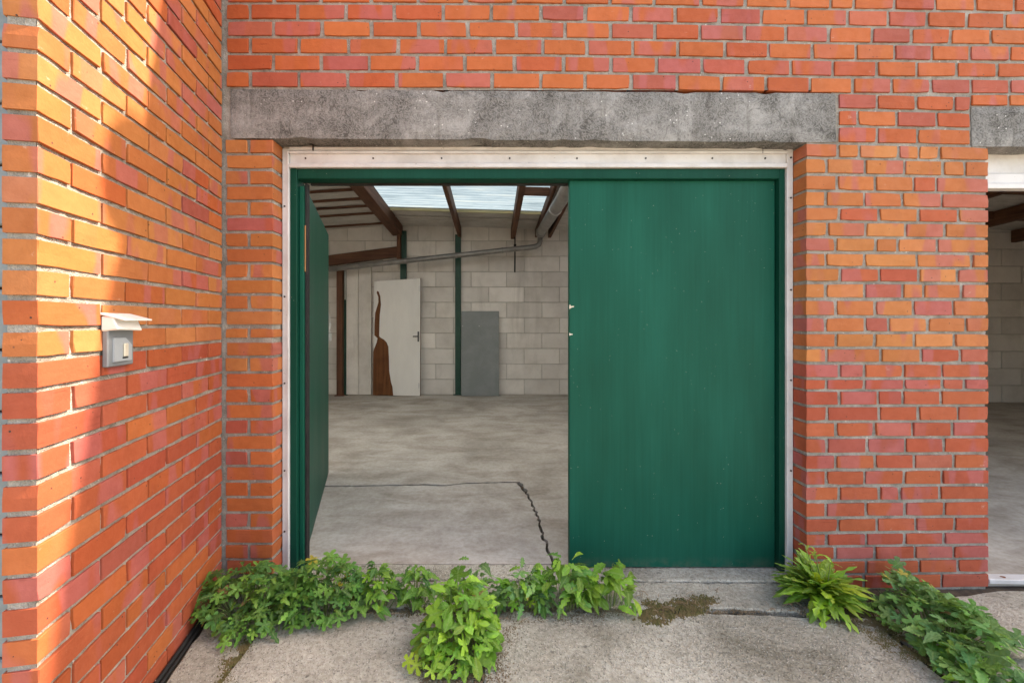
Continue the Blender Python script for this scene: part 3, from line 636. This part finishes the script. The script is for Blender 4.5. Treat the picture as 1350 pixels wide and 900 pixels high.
for a, b in ((-1.538, -.60), (-.54, .30), (.38, .712)):
    cross('batten', 'yellow', a, b, SY1 - .03, .05, .03); cross('batten', 'sheet', a, b, 6.75, .04, .03)
cross('purlin', 'timberx', .38, .712, 5.42, .115, .05); cross('purlin', 'timberx', -.54, .30, 5.27, .05, .05); cross('purlin', 'timberx', -1.538, -.6, 4.9, .06, .05)
for y in (3.1, 4.0, 4.9, 5.8): cross('purlin', 'timberx', 2.1, 9.9, y, .12, .06)
# posts
def post(mat, px0, px1, pyt, label, name, Y0, dep=.09, zbot=0.0):
    t = thing(name, label, 'post', (Xp((px0 + px1) / 2, Y0), Y0, zbot)); hw_ = (Xp(px1, Y0) - Xp(px0, Y0)) / 2
    box('shaft', M[mat], t, -hw_, hw_, 0, dep, 0, Zp(pyt, Y0) - zbot, .004); box('foot_plate', M[mat], t, -hw_ - .03, hw_ + .03, -.02, dep, .002, .012, .001); return t
post('steelgreen', 600, 607.5, 309, 'dark green steel post between the white door and grey board', 'steel_post', 7.285, .045)
post('steelgreen', 527.5, 535.5, 304, 'dark green steel post behind the top of the white door', 'steel_post', 7.285, .045)
post('steelgreen', 451.5, 455.5, 352, 'thin dark green steel post beside the brown timber post', 'steel_post', 7.285, .045)
post('timberz', 443.5, 451, 350, 'rough brown timber post near the open door leaf', 'timber_post', 7.2)
bt = thing('timber_beam', 'dark brown timber beam above the pipe at left rear', 'beam', (0, 0, 0))
A, B = P(418, 345, 7.22), P(523, 331.5, 7.22); q = .085
MB().hexa([A + Vector((0, 0, -q)), B + Vector((0, 0, -q)), B + Vector((0, .1, -q)), A + Vector((0, .1, -q)), A + Vector((0, 0, q)), B + Vector((0, 0, q)), B + Vector((0, .1, q)), A + Vector((0, .1, q))]).build('beam', M['timberx'], bt, bevel=.004)
C = P(523.5, 345, 7.22); D = P(528, 300, 7.22)
box('strut', M['timberz'], bt, C.x, D.x, 7.19, 7.31, C.z - .03, D.z, .003)
bs = thing('wall_board', 'pale vertical boards on the rear wall left of the white door', 'board', (0, 0, 0))
box('board', M['block'], bs, Xp(456.5, 7.3), Xp(472, 7.3), 7.30, 7.333, .01, Zp(355, 7.3), .003); box('board', M['block'], bs, Xp(472.6, 7.29), Xp(489.5, 7.29), 7.287, 7.333, .01, Zp(352, 7.3), .003)
MB().tube([P(455.2, 350, 7.2), P(455.0, 395, 7.2)], .010, 8).build('conduit', M['white'], bs, smooth=True)
# pipes
dp = thing('drain_pipe', 'grey drain pipe sloping across the rear wall and rising to the roof', 'pipe')
p0, p1 = P(410, 357.5, 7.08), P(700, 326, 7.08)
elb = [p1] + [P(706, 325, 7.08), P(710.5, 322.5, 7.08), P(712, 318, 7.08), P(712.2, 310, 7.08)]
MB().tube([p0, p0.lerp(p1, .5), p1] + elb[1:], .043, 14).build('branch', M['pipe2'], dp, smooth=True)
for t_ in (.22, .43, .66, .87): c_ = p0.lerp(p1, t_); d_ = (p1 - p0).normalized() * .012; MB().tube([c_ - d_, c_ + d_], .047, 14).build('pipe_clip', M['pipe'], dp, smooth=False)
mp0 = P(712.5, 309, 7.08); MB().tube([mp0 + Vector((0, .02, -.05)), mp0 + Vector((0, .0, .0)), mp0 + Vector((.005, -.10, .03)), Vector((.80, 5.0, 2.67)), Vector((.82, 3.0, 2.70))], [.05, .078, .078, .078, .078], 18).build('main', M['pipe'], dp, smooth=True)
MB().tube([mp0 + Vector((.002, -.07, .028)), mp0 + Vector((.003, -.13, .030))], .086, 18).build('collar', M['pipe'], dp)
MB().tube([Vector((.795, 5.45, 2.672)), Vector((.795, 5.47, 2.672))], .083, 18).build('strap', M['metal'], dp)
rodp = thing('hanging_rod', 'thin dark rod hanging below the rafter on the rear wall', 'rod')
MB().tube([P(679, 305, 7.2), P(678.7, 359, 7.2)], .012, 8).build('rod', M['screw'], rodp); MB().tube([P(679, 322, 7.2), P(678.9, 327, 7.2)], .022, 8).build('nut', M['screw'], rodp)

# ------------------------------------------------------------------ things leaning on the rear wall
YD = 7.19
wdv = thing('interior_door', 'white door with torn brown veneer leaning on the rear wall', 'door', (Xp(522, YD), YD, 0), 0)
def D_(zx, zy): px, py = 370 + zx / 4.5, 360 + zy / 4.5; return (Xp(px, YD) - Xp(522, YD), Zp(py, YD) + .005)
c4 = [D_(547, 716), D_(828, 722), D_(828, 22), D_(550, 40)]
z_off = -min(c4[0][1], c4[1][1]) + .002
c4 = [(x, z + z_off) for x, z in c4]
lean = lambda z: .03 * z / 2
MB().hexa([(c4[0][0], 0, c4[0][1]), (c4[1][0], 0, c4[1][1]), (c4[1][0], .04, c4[1][1]), (c4[0][0], .04, c4[0][1]), (c4[3][0], .04, c4[3][1]), (c4[2][0], .04, c4[2][1]), (c4[2][0], .08, c4[2][1]), (c4[3][0], .08, c4[3][1])]).build('core', M['core'], wdv)
vp = [D_(*p) for p in [(550, 41), (827, 23), (827, 721), (668, 718), (664, 670), (655, 640), (644, 575), (642, 500), (638, 430), (628, 405), (612, 388), (588, 374), (583, 366), (584, 300), (586, 240), (593, 180), (588, 130), (579, 103), (570, 98), (566, 108), (576, 135), (577, 165), (570, 190), (558, 230), (554, 300), (554, 362), (573, 380), (568, 405), (560, 425), (552, 445), (549, 460)]]
vp = [(x, z + z_off) for x, z in vp]
zz0, zz1 = c4[0][1], c4[2][1]
vy = lambda z: .04 * (z - zz0) / (zz1 - zz0)
nv = len(vp)
vn = MB(); vn.add([(x, vy(z) - .004, z) for x, z in vp] + [(x, vy(z) - .0005, z) for x, z in vp], [tuple(range(nv))[::-1]] + [(i, (i + 1) % nv, nv + (i + 1) % nv, nv + i) for i in range(nv)])
vo = vn.build('veneer', M['veneer'], wdv)
bm = bmesh.new(); bm.from_mesh(vo.data); bmesh.ops.triangulate(bm, faces=[f for f in bm.faces if len(f.verts) > 4], ngon_method='EAR_CLIP'); bmesh.ops.recalc_face_normals(bm, faces=bm.faces); bm.to_mesh(vo.data); bm.free()
hx_, hz_ = D_(815, 368); hz_ += z_off; hy_ = vy(hz_)
hb = MB(); hb.box(hx_ - .01, hx_ + .014, hy_ - .012, hy_ - .004, hz_ - .09, hz_ + .08); ho = hb.build('handle_plate', M['screw'], wdv, bevel=.002)
MB().tube([(hx_ + .002, hy_ - .012, hz_), (hx_ + .002, hy_ - .045, hz_), (hx_ - .08, hy_ - .05, hz_ - .003)], .010, 8).build('lever', M['screw'], ho)
for zy in (85, 660):
    a, b = D_(820, zy); b += z_off; box('hinge', M['metal'], wdv, a - .006, a + .008, vy(b) - .008, vy(b) - .0041, b - .045, b + .045, .001)
gp = thing('grey_board', 'grey board leaning against the rear wall right of the green post', 'board', (Xp(633, 7.18), 7.18, 0))
gx = (Xp(658, 7.18) - Xp(608, 7.18)) / 2; gz = Zp(410, 7.18)
MB().hexa([(-gx, 0, .004), (gx, 0, .004), (gx, .018, .004), (-gx, .018, .004), (-gx, .06, gz), (gx, .06, gz), (gx, .078, gz), (-gx, .078, gz)]).build('board', M['greypanel'], gp, bevel=.002)
for sx in (-gx + .02, -gx + .30): MB().tube([(sx, .051, gz - .25), (sx, .044, gz - .25)], .008, 8).build('screw', M['metal'], gp)
# neighbouring bay: white fascia and the plank on its threshold
nf = thing('door_fascia', 'white metal fascia over the neighbouring open doorway', 'fascia')
box('fascia', M['white'], nf, XN + .004, 4.98, 2.13, 2.17, Zp(229, 2.13), Zp(203, 2.13), .002); box('fascia', M['white'], nf, XN + .004, 4.98, 2.12, 2.165, Zp(243, 2.13), Zp(229.6, 2.13), .002)
box('lower_lip', M['white'], nf, XN + .004, 4.98, 2.11, 2.16, Zp(250, 2.13), Zp(243.4, 2.13), .002)
pk = thing('white_plank', 'flat white plank lying on the threshold of the neighbouring doorway', 'plank', (2.36, 2.03, 0))
MB().hexa([(.0, .01, .0), (1.2, -.03, .0), (1.2, .02, .0), (.0, .06, .0), (.0, .01, .022), (1.2, -.03, .022), (1.2, .02, .022), (.0, .06, .022)]).build('plank', M['white'], pk, bevel=.002)
MB().add([(.085 + .012 * math.cos(t) * (1 + .3 * math.sin(3 * t)), .028 + .009 * math.sin(t), .0232) for t in [i * .6283 for i in range(10)]], [tuple(range(10))]).build('rust_stain', M['rust'], pk)

# ------------------------------------------------------------------ weeds
def strip_leaf(ws, bend=.25, fold=.25, twist=0.0):
    n = len(ws); v = []; f = []
    for i, w in enumerate(ws):
        t = i / (n - 1); z = bend * (t * (1 - t) * 1.2 - t * t * .55)
        y = t * (1 - .08 * bend * t); back = .05 if (i % 2 and w > .08) else 0
        v += [(-w, y - back + ru(-.012, .012), z + fold * w), (0, y, z), (w, y - back + ru(-.012, .012), z + fold * w)]
    for i in range(n - 1):
        a = 3 * i; f += [(a, a + 1, a + 4, a + 3), (a + 1, a + 2, a + 5, a + 4)]
    return mesh('leaf', v, f, True)
def palm_leaf(depth=.42, n=5, cup=.3, sk=1.0):
    v = [(0, .38, .03)]; K = n * 4
    for i in range(K):
        th = -math.pi / 2 + 2 * math.pi * i / K; ph = (th + math.pi / 2) / (2 * math.pi) * n
        lob = abs(math.cos(math.pi * (ph - .5) + math.pi / 2)) ** .8
        r = (.50 * (1 - depth) + .50 * depth * lob * 1.15) * ru(.9, 1.1)
        if i == 0: r = .30
        x, y = r * math.cos(th) * sk, .38 + r * math.sin(th) * 1.05; v.append((x, y, .03 - cup * (x * x + (y - .38) ** 2) + .06 * abs(x) + ru(-.03, .03)))
    f = [(0, 1 + i, 1 + (i + 1) % K) for i in range(K)]
    v += [(-.018, -.30, -.06), (.018, -.30, -.06), (.018, .14, .02), (-.018, .14, .02)]; b = K + 1; f.append((b, b + 1, b + 2, b + 3))
    return mesh('leaf', v, f, True)
def lobed(n=9, W_=.17, gap=.45):
    ws = []
    for i in range(n):
        t = i / (n - 1); e = math.sin(math.pi * min(1, t * .93 + .07)) ** .7; ws.append(W_ * e * (1 if i % 2 else gap) * ru(.85, 1.15) + .006)
    ws[0] = .015; ws[-1] = .004; return ws
def oval(n=6, W_=.25): return [max(.008, W_ * math.sin(math.pi * (i / (n - 1)) ** .8) * ru(.92, 1.08) * (1 if i % 2 else .72)) if 0 < i < n - 1 else (.02 if i == 0 else .006) for i in range(n)]
LV = dict(
    palm=[palm_leaf(ru(.60, .74), 5, ru(.15, .5), ru(.9, 1.1)) for _ in range(6)],
    lob=[strip_leaf(lobed(9, ru(.17, .24), ru(.35, .55)), ru(.1, .6), ru(.1, .5)) for _ in range(6)],
    fern=[strip_leaf(lobed(13, ru(.13, .17), ru(.16, .3)), ru(.2, .7), ru(.1, .4)) for _ in range(5)],
    oval=[strip_leaf(oval(11, ru(.22, .30)), ru(.1, .6), ru(.1, .45)) for _ in range(5)],
    spoon=[strip_leaf([.02, .03, .06, .11, .17, .2, .17, .005][:8], ru(.2, .6), ru(.15, .4)) for _ in range(4)])
for L in LV.values():
    for m_ in L: m_.materials.append(M['leaf'])
def basis(fwd, nrm):
    y = fwd.normalized(); z = (nrm - y * nrm.dot(y)).normalized(); x = y.cross(z); return Matrix((x, y, z)).transposed()
def gcol(pal):
    c = random.choice(pal); k = ru(.62, 1.38); return (c[0] * k * ru(.85, 1.2), c[1] * k, c[2] * k, 1)
GREEN = [(.08, .205, .036), (.10, .25, .042), (.062, .165, .038), (.13, .285, .044)]
BRIGHT = [(.135, .30, .028), (.17, .35, .03), (.105, .25, .028), (.20, .38, .045)]
BLUE = [(.105, .25, .078), (.135, .30, .092), (.085, .205, .062), (.17, .33, .085)]
LIME = [(.25, .40, .032), (.20, .35, .03), (.29, .45, .05), (.16, .30, .028)]
def clump(label, base, anchors, n, h, kinds, size, pal, up=.55, outw=.8, name='weed_clump', cat='weed', droop=.2, minz=.02, group=None, yellow=.012):
    """anchors: function -> (dx, dy, r) offset from base and relative radius 0..1"""
    t = thing(name, label, cat, base, 0, group); st = MB()
    for i in range(n):
        dx, dy, r, od = anchors(); z = minz + h * max(.0, (1 - r * r)) * ru(.35, 1.05) + .012
        p = Vector((dx, dy, z)); out = Vector((od[0], od[1], 0)); out = out.normalized() if out.length > 1e-4 else Vector((0, -1, 0))
        yaw = ru(-1.1, 1.1); o2 = Vector((out.x * math.cos(yaw) - out.y * math.sin(yaw), out.x * math.sin(yaw) + out.y * math.cos(yaw), 0))
        f = o2 + Vector((0, 0, ru(-.35, .55) - droop * r)); nn = Vector((0, 0, up)) + out * outw * r + Vector((ru(-.35, .35), ru(-.45, .15), ru(.1, .5)))
        s = size * ru(.6, 1.2); k = random.choice(kinds); me = random.choice(LV[k])
        o = obj('leaf', me, None, t); o.matrix_basis = Matrix.LocRotScale(p, basis(f, nn).to_quaternion(), Vector((s * ru(.8, 1.15), s, s)))
        o.color = gcol(pal) if rnd() > yellow else random.choice([(.36, .30, .04, 1), (.16, .09, .04, 1), (.22, .13, .05, 1)])
        if i % 3 == 0: b0 = Vector((dx * .55, dy * .55, 0)); st.tube([b0, b0.lerp(p, .5) + Vector((0, 0, .015)), p], [.0022, .0018, .0012], 5, False)
    st.build('stem', M['stem'], t, smooth=True)['kind'] = 'stuff'; return t
def ell(rx, ry, pw=.5, shear=0.0):
    def fn():
        a = ru(0, 2 * math.pi); r = rnd() ** pw; x, y = rx * r * math.cos(a), ry * r * math.sin(a); return x + shear * y, y, r, (math.cos(a), math.sin(a) - .35)
    return fn
def rosette(label, base, n, L, kinds, pal, tilt=(10, 75), name='weed_rosette', yaw=(0, 360), width=(.8, 1.1), group=None, stalks=0):
    t = thing(name, label, 'weed', base, 0, group); st = MB()
    for i in range(n):
        a = math.radians(ru(*yaw)); el = math.radians(ru(*tilt)); s = L * ru(.6, 1.1)
        f = Vector((math.cos(a) * math.cos(el), math.sin(a) * math.cos(el), math.sin(el))); nn = Vector((-math.cos(a) * math.sin(el), -math.sin(a) * math.sin(el), math.cos(el))) + Vector((ru(-.3, .3), ru(-.3, .1), .15))
        p = Vector((ru(-.02, .02), ru(-.02, .02), .004 + ru(0, .02)))
        o = obj('leaf', random.choice(LV[random.choice(kinds)]), None, t); o.matrix_basis = Matrix.LocRotScale(p, basis(f, nn).to_quaternion(), Vector((s * ru(*width), s, s))); o.color = gcol(pal)
    for i in range(stalks):
        a = ru(0, 6.28); e = Vector((.06 * math.cos(a), .05 * math.sin(a), L * ru(1.0, 1.5))); st.tube([(0, 0, 0), e * .5 + Vector((.01, 0, 0)), e], [.003, .0025, .0015], 5, False)
        for k in range(7):
            q = e * (.45 + .55 * k / 6); b = ru(0, 6.28); f = Vector((math.cos(b), math.sin(b), .5)); o = obj('leaf', random.choice(LV['fern']), None, t)
            o.matrix_basis = Matrix.LocRotScale(q, basis(f, Vector((0, 0, 1))).to_quaternion(), Vector((1, 1, 1)) * L * ru(.16, .3)); o.color = gcol(pal)
    if st.v: st.build('stem', M['stem'], t, smooth=True)['kind'] = 'stuff'
    return t
def gp_(px, py): v = G(px, py); return (v.x, v.y, 0.0)
# left clump in the corner (dark leafy mat) in three plants
clump('dark green lobed weed clump filling the corner by the left brick wall', gp_(335, 808), ell(.28, .15, .55, -.35), 300, .175, ['palm', 'palm', 'lob', 'palm'], .060, GREEN)
clump('leafy green weed clump at the foot of the left white door trim', gp_(425, 802), ell(.22, .12, .55), 240, .195, ['palm', 'palm', 'lob', 'palm'], .060, GREEN)
clump('low green weed at left trailing towards the slab joint', gp_(318, 838), ell(.075, .09, .6, -.3), 34, .05, ['palm', 'lob'], .052, GREEN, droop=.5)
clump('low trailing weed with spiky leaves on the concrete below the left clump', gp_(395, 822), ell(.10, .06, .6), 30, .06, ['lob', 'fern'], .07, GREEN, droop=.5)
clump('small round leaved weed right of the left clump', gp_(500, 800), ell(.085, .07, .6), 70, .16, ['oval', 'palm', 'oval'], .055, BRIGHT[:2] + GREEN)
clump('small upright weed between the left clump and the tall middle plant', gp_(548, 797), ell(.085, .06, .6), 66, .16, ['lob', 'oval'], .06, GREEN + BRIGHT[:1])
# middle tall plant
clump('tall bright green leafy weed growing forward in the middle slab joint', gp_(606, 850), ell(.135, .15, .55), 250, .20, ['oval', 'lob', 'palm', 'spoon'], .070, BRIGHT, up=.4, outw=.9)
clump('upright blue green weed behind the tall middle plant', gp_(622, 800), ell(.09, .05, .6), 40, .19, ['lob', 'oval', 'spoon'], .075, BLUE + GREEN, up=.3)
clump('low yellowish leaf weed at the front left foot of the middle plant', gp_(566, 880), ell(.06, .06, .6), 18, .02, ['palm', 'lob'], .05, LIME, droop=.4)
# right row by the closed leaf
clump('lobed grey green weed right of the middle plant', gp_(690, 800), ell(.10, .06, .6), 80, .14, ['lob', 'palm'], .070, BLUE + BRIGHT[:2])
clump('bright leafy weed in front of the free edge of the closed door', gp_(745, 800), ell(.12, .06, .6), 110, .19, ['spoon', 'oval', 'lob'], .075, BRIGHT + GREEN[:1], up=.35)
clump('broad leaved weed in front of the closed green door', gp_(802, 800), ell(.105, .055, .6), 60, .17, ['oval', 'spoon', 'oval'], .085, BRIGHT, up=.35)
# fern like plant and big clump at the right pillar
rosette('lime green feathery weed at the left foot of the right brick pillar', gp_(1082, 796), 190, .19, ['fern', 'fern', 'lob'], LIME + BRIGHT[:1], (4, 70), stalks=5, width=(.7, 1.05))
def ivy():
    u, v = rnd(), (rnd() ** .8) * 2 - 1
    px, py = 1165 + 150 * u + v * 14, 788 + 108 * u; wdt_ = .12 + .06 * u
    g_ = G(px, py); b = G(1245, 840); return g_.x - b.x + v * wdt_ * .9, g_.y - b.y + v * wdt_ * .55, abs(v), (v + .1, v * .4 - .45)
clump('broad dark green lobed clump spreading from the right pillar over the slabs', gp_(1245, 840), ivy, 300, .12, ['palm', 'palm', 'palm', 'oval'], .072, BLUE + GREEN[:2], up=.6, outw=.7)
clump('lighter green weed at the lower right end of the broad clump', gp_(1290, 893), ell(.13, .10, .55, .5), 70, .08, ['palm', 'lob', 'oval'], .065, BRIGHT + BLUE, droop=.4)

# ------------------------------------------------------------------ moss, dirt, litter
def inside(poly, x, y):
    c = False; n = len(poly)
    for i in range(n):
        (x0, y0), (x1, y1) = poly[i], poly[(i + 1) % n]
        if (y0 > y) != (y1 > y) and x < (x1 - x0) * (y - y0) / (y1 - y0) + x0: c = not c
    return c
def patch(name, mat, label, pxs, n=900, size=(.0015, .005), z=.003, flatk=.5):
    xs = [p[0] for p in pxs]; ys = [p[1] for p in pxs]; mb = MB(); k = 0; tries = 0
    cx, cy = sum(xs) / len(xs), sum(ys) / len(ys)
    while k < n and tries < n * 30:
        tries += 1; px, py = ru(min(xs) - 6, max(xs) + 6), ru(min(ys) - 4, max(ys) + 4)
        jx, jy = px + random.gauss(0, 5), py + random.gauss(0, 3)
        if not inside(pxs, jx, jy): continue
        p = G(px, py, z)
        if noise.noise(Vector((p.x * 22, p.y * 30, 4.4))) < ru(-.5, .15): continue
        a = ru(0, 6.28); s_ = ru(*size); ca, sa = math.cos(a) * s_, math.sin(a) * s_; q = ru(.5, 1.1); h = s_ * ru(.3, 1.0) * flatk * 2
        v = [p + Vector((ca, sa, -.003)), p + Vector((-sa * q, ca * q, -.003)), p + Vector((-ca, -sa, -.003)), p + Vector((sa * q, -ca * q, -.003)), p + Vector((ca * ru(-.3, .3), sa * ru(-.3, .3), h))]
        mb.add(v, [(0, 1, 4), (1, 2, 4), (2, 3, 4), (3, 0, 4)]); k += 1
    return tag(mb.build(name, M[mat], smooth=True), label, 'moss' if mat == 'moss' else 'dirt', None, 'stuff')
patch('moss', 'moss', 'brown green moss patch on the threshold below the closed door', [(838, 806), (850, 793), (880, 796), (905, 787), (942, 788), (945, 797), (915, 809), (890, 812), (868, 822), (845, 818)], 2600, (.002, .006), .005, .8)
patch('moss', 'moss', 'thin mossy strip along the slab joint under the right weeds', [(1110, 808), (1145, 806), (1185, 830), (1225, 862), (1232, 880), (1195, 868), (1150, 842)], 2400, (.0015, .005), .003, .5)
patch('dirt', 'dirt', 'brown soil band around the foot of the lime green weed', [(1030, 796), (1100, 798), (1150, 812), (1165, 832), (1120, 824), (1075, 812)], 1600, (.0015, .005), .004)
patch('dirt', 'dirt', 'dark soil at the foot of the tall middle weed', [(548, 878), (575, 850), (640, 845), (690, 815), (668, 870), (668, 910), (560, 915)], 2400, (.0015, .006), .003)
patch('dirt', 'dirt', 'soil along the threshold joint below the weeds', [(470, 804), (560, 798), (640, 802), (760, 798), (840, 801), (800, 814), (700, 818), (560, 810)], 2600, (.0015, .005), .003)
patch('dirt', 'dirt', 'crumbs of soil in the joint between threshold and yard', [(930, 806), (1040, 797), (1040, 803), (930, 812)], 700, (.001, .004), -.004)
patch('moss', 'moss', 'mossy tuft in the slab joint by the left wall', [(288, 900), (300, 872), (322, 845), (330, 850), (312, 878), (300, 905)], 900, (.002, .006), -.004, .9)
tw = MB()
for i in range(60):
    if i < 34: px, py = ru(842, 945), ru(778, 812)
    elif i < 46: px, py = ru(1000, 1060), ru(794, 806)
    else: px, py = ru(470, 840), ru(800, 822)
    p = G(px, py, .012); a = ru(0, 6.28); L = ru(.012, .05); d = Vector((math.cos(a) * L, math.sin(a) * L, ru(0, .018))); tw.tube([p, p + d * .5 + Vector((0, 0, ru(0, .012))), p + d], [.0013, .0012, .0006], 4, False)
tag(tw.build('dry_twigs', M['twig']), 'dry brown twigs and stalks scattered along the threshold joint', 'twigs', None, 'stuff')
gr = MB()
for i in range(520):
    px, py = ru(200, 1349), ru(812, 925)
    if rnd() < .25: px, py = ru(560, 820), ru(806, 830)
    p = G(px, py, .002); s = ru(.0012, .0032)
    v = [p + Vector((ru(.7, 1.2) * s * a, ru(.7, 1.2) * s * b, ru(.5, 1.0) * s * c)) for a, b, c in ((1, 0, 0), (0, 1, 0), (-1, 0, 0), (0, -1, 0), (0, 0, 1))]
    gr.add(v, [(0, 1, 4), (1, 2, 4), (2, 3, 4), (3, 0, 4)])
tag(gr.build('grit', M['stone']), 'loose pale grit scattered over the yard concrete', 'grit', None, 'stuff')
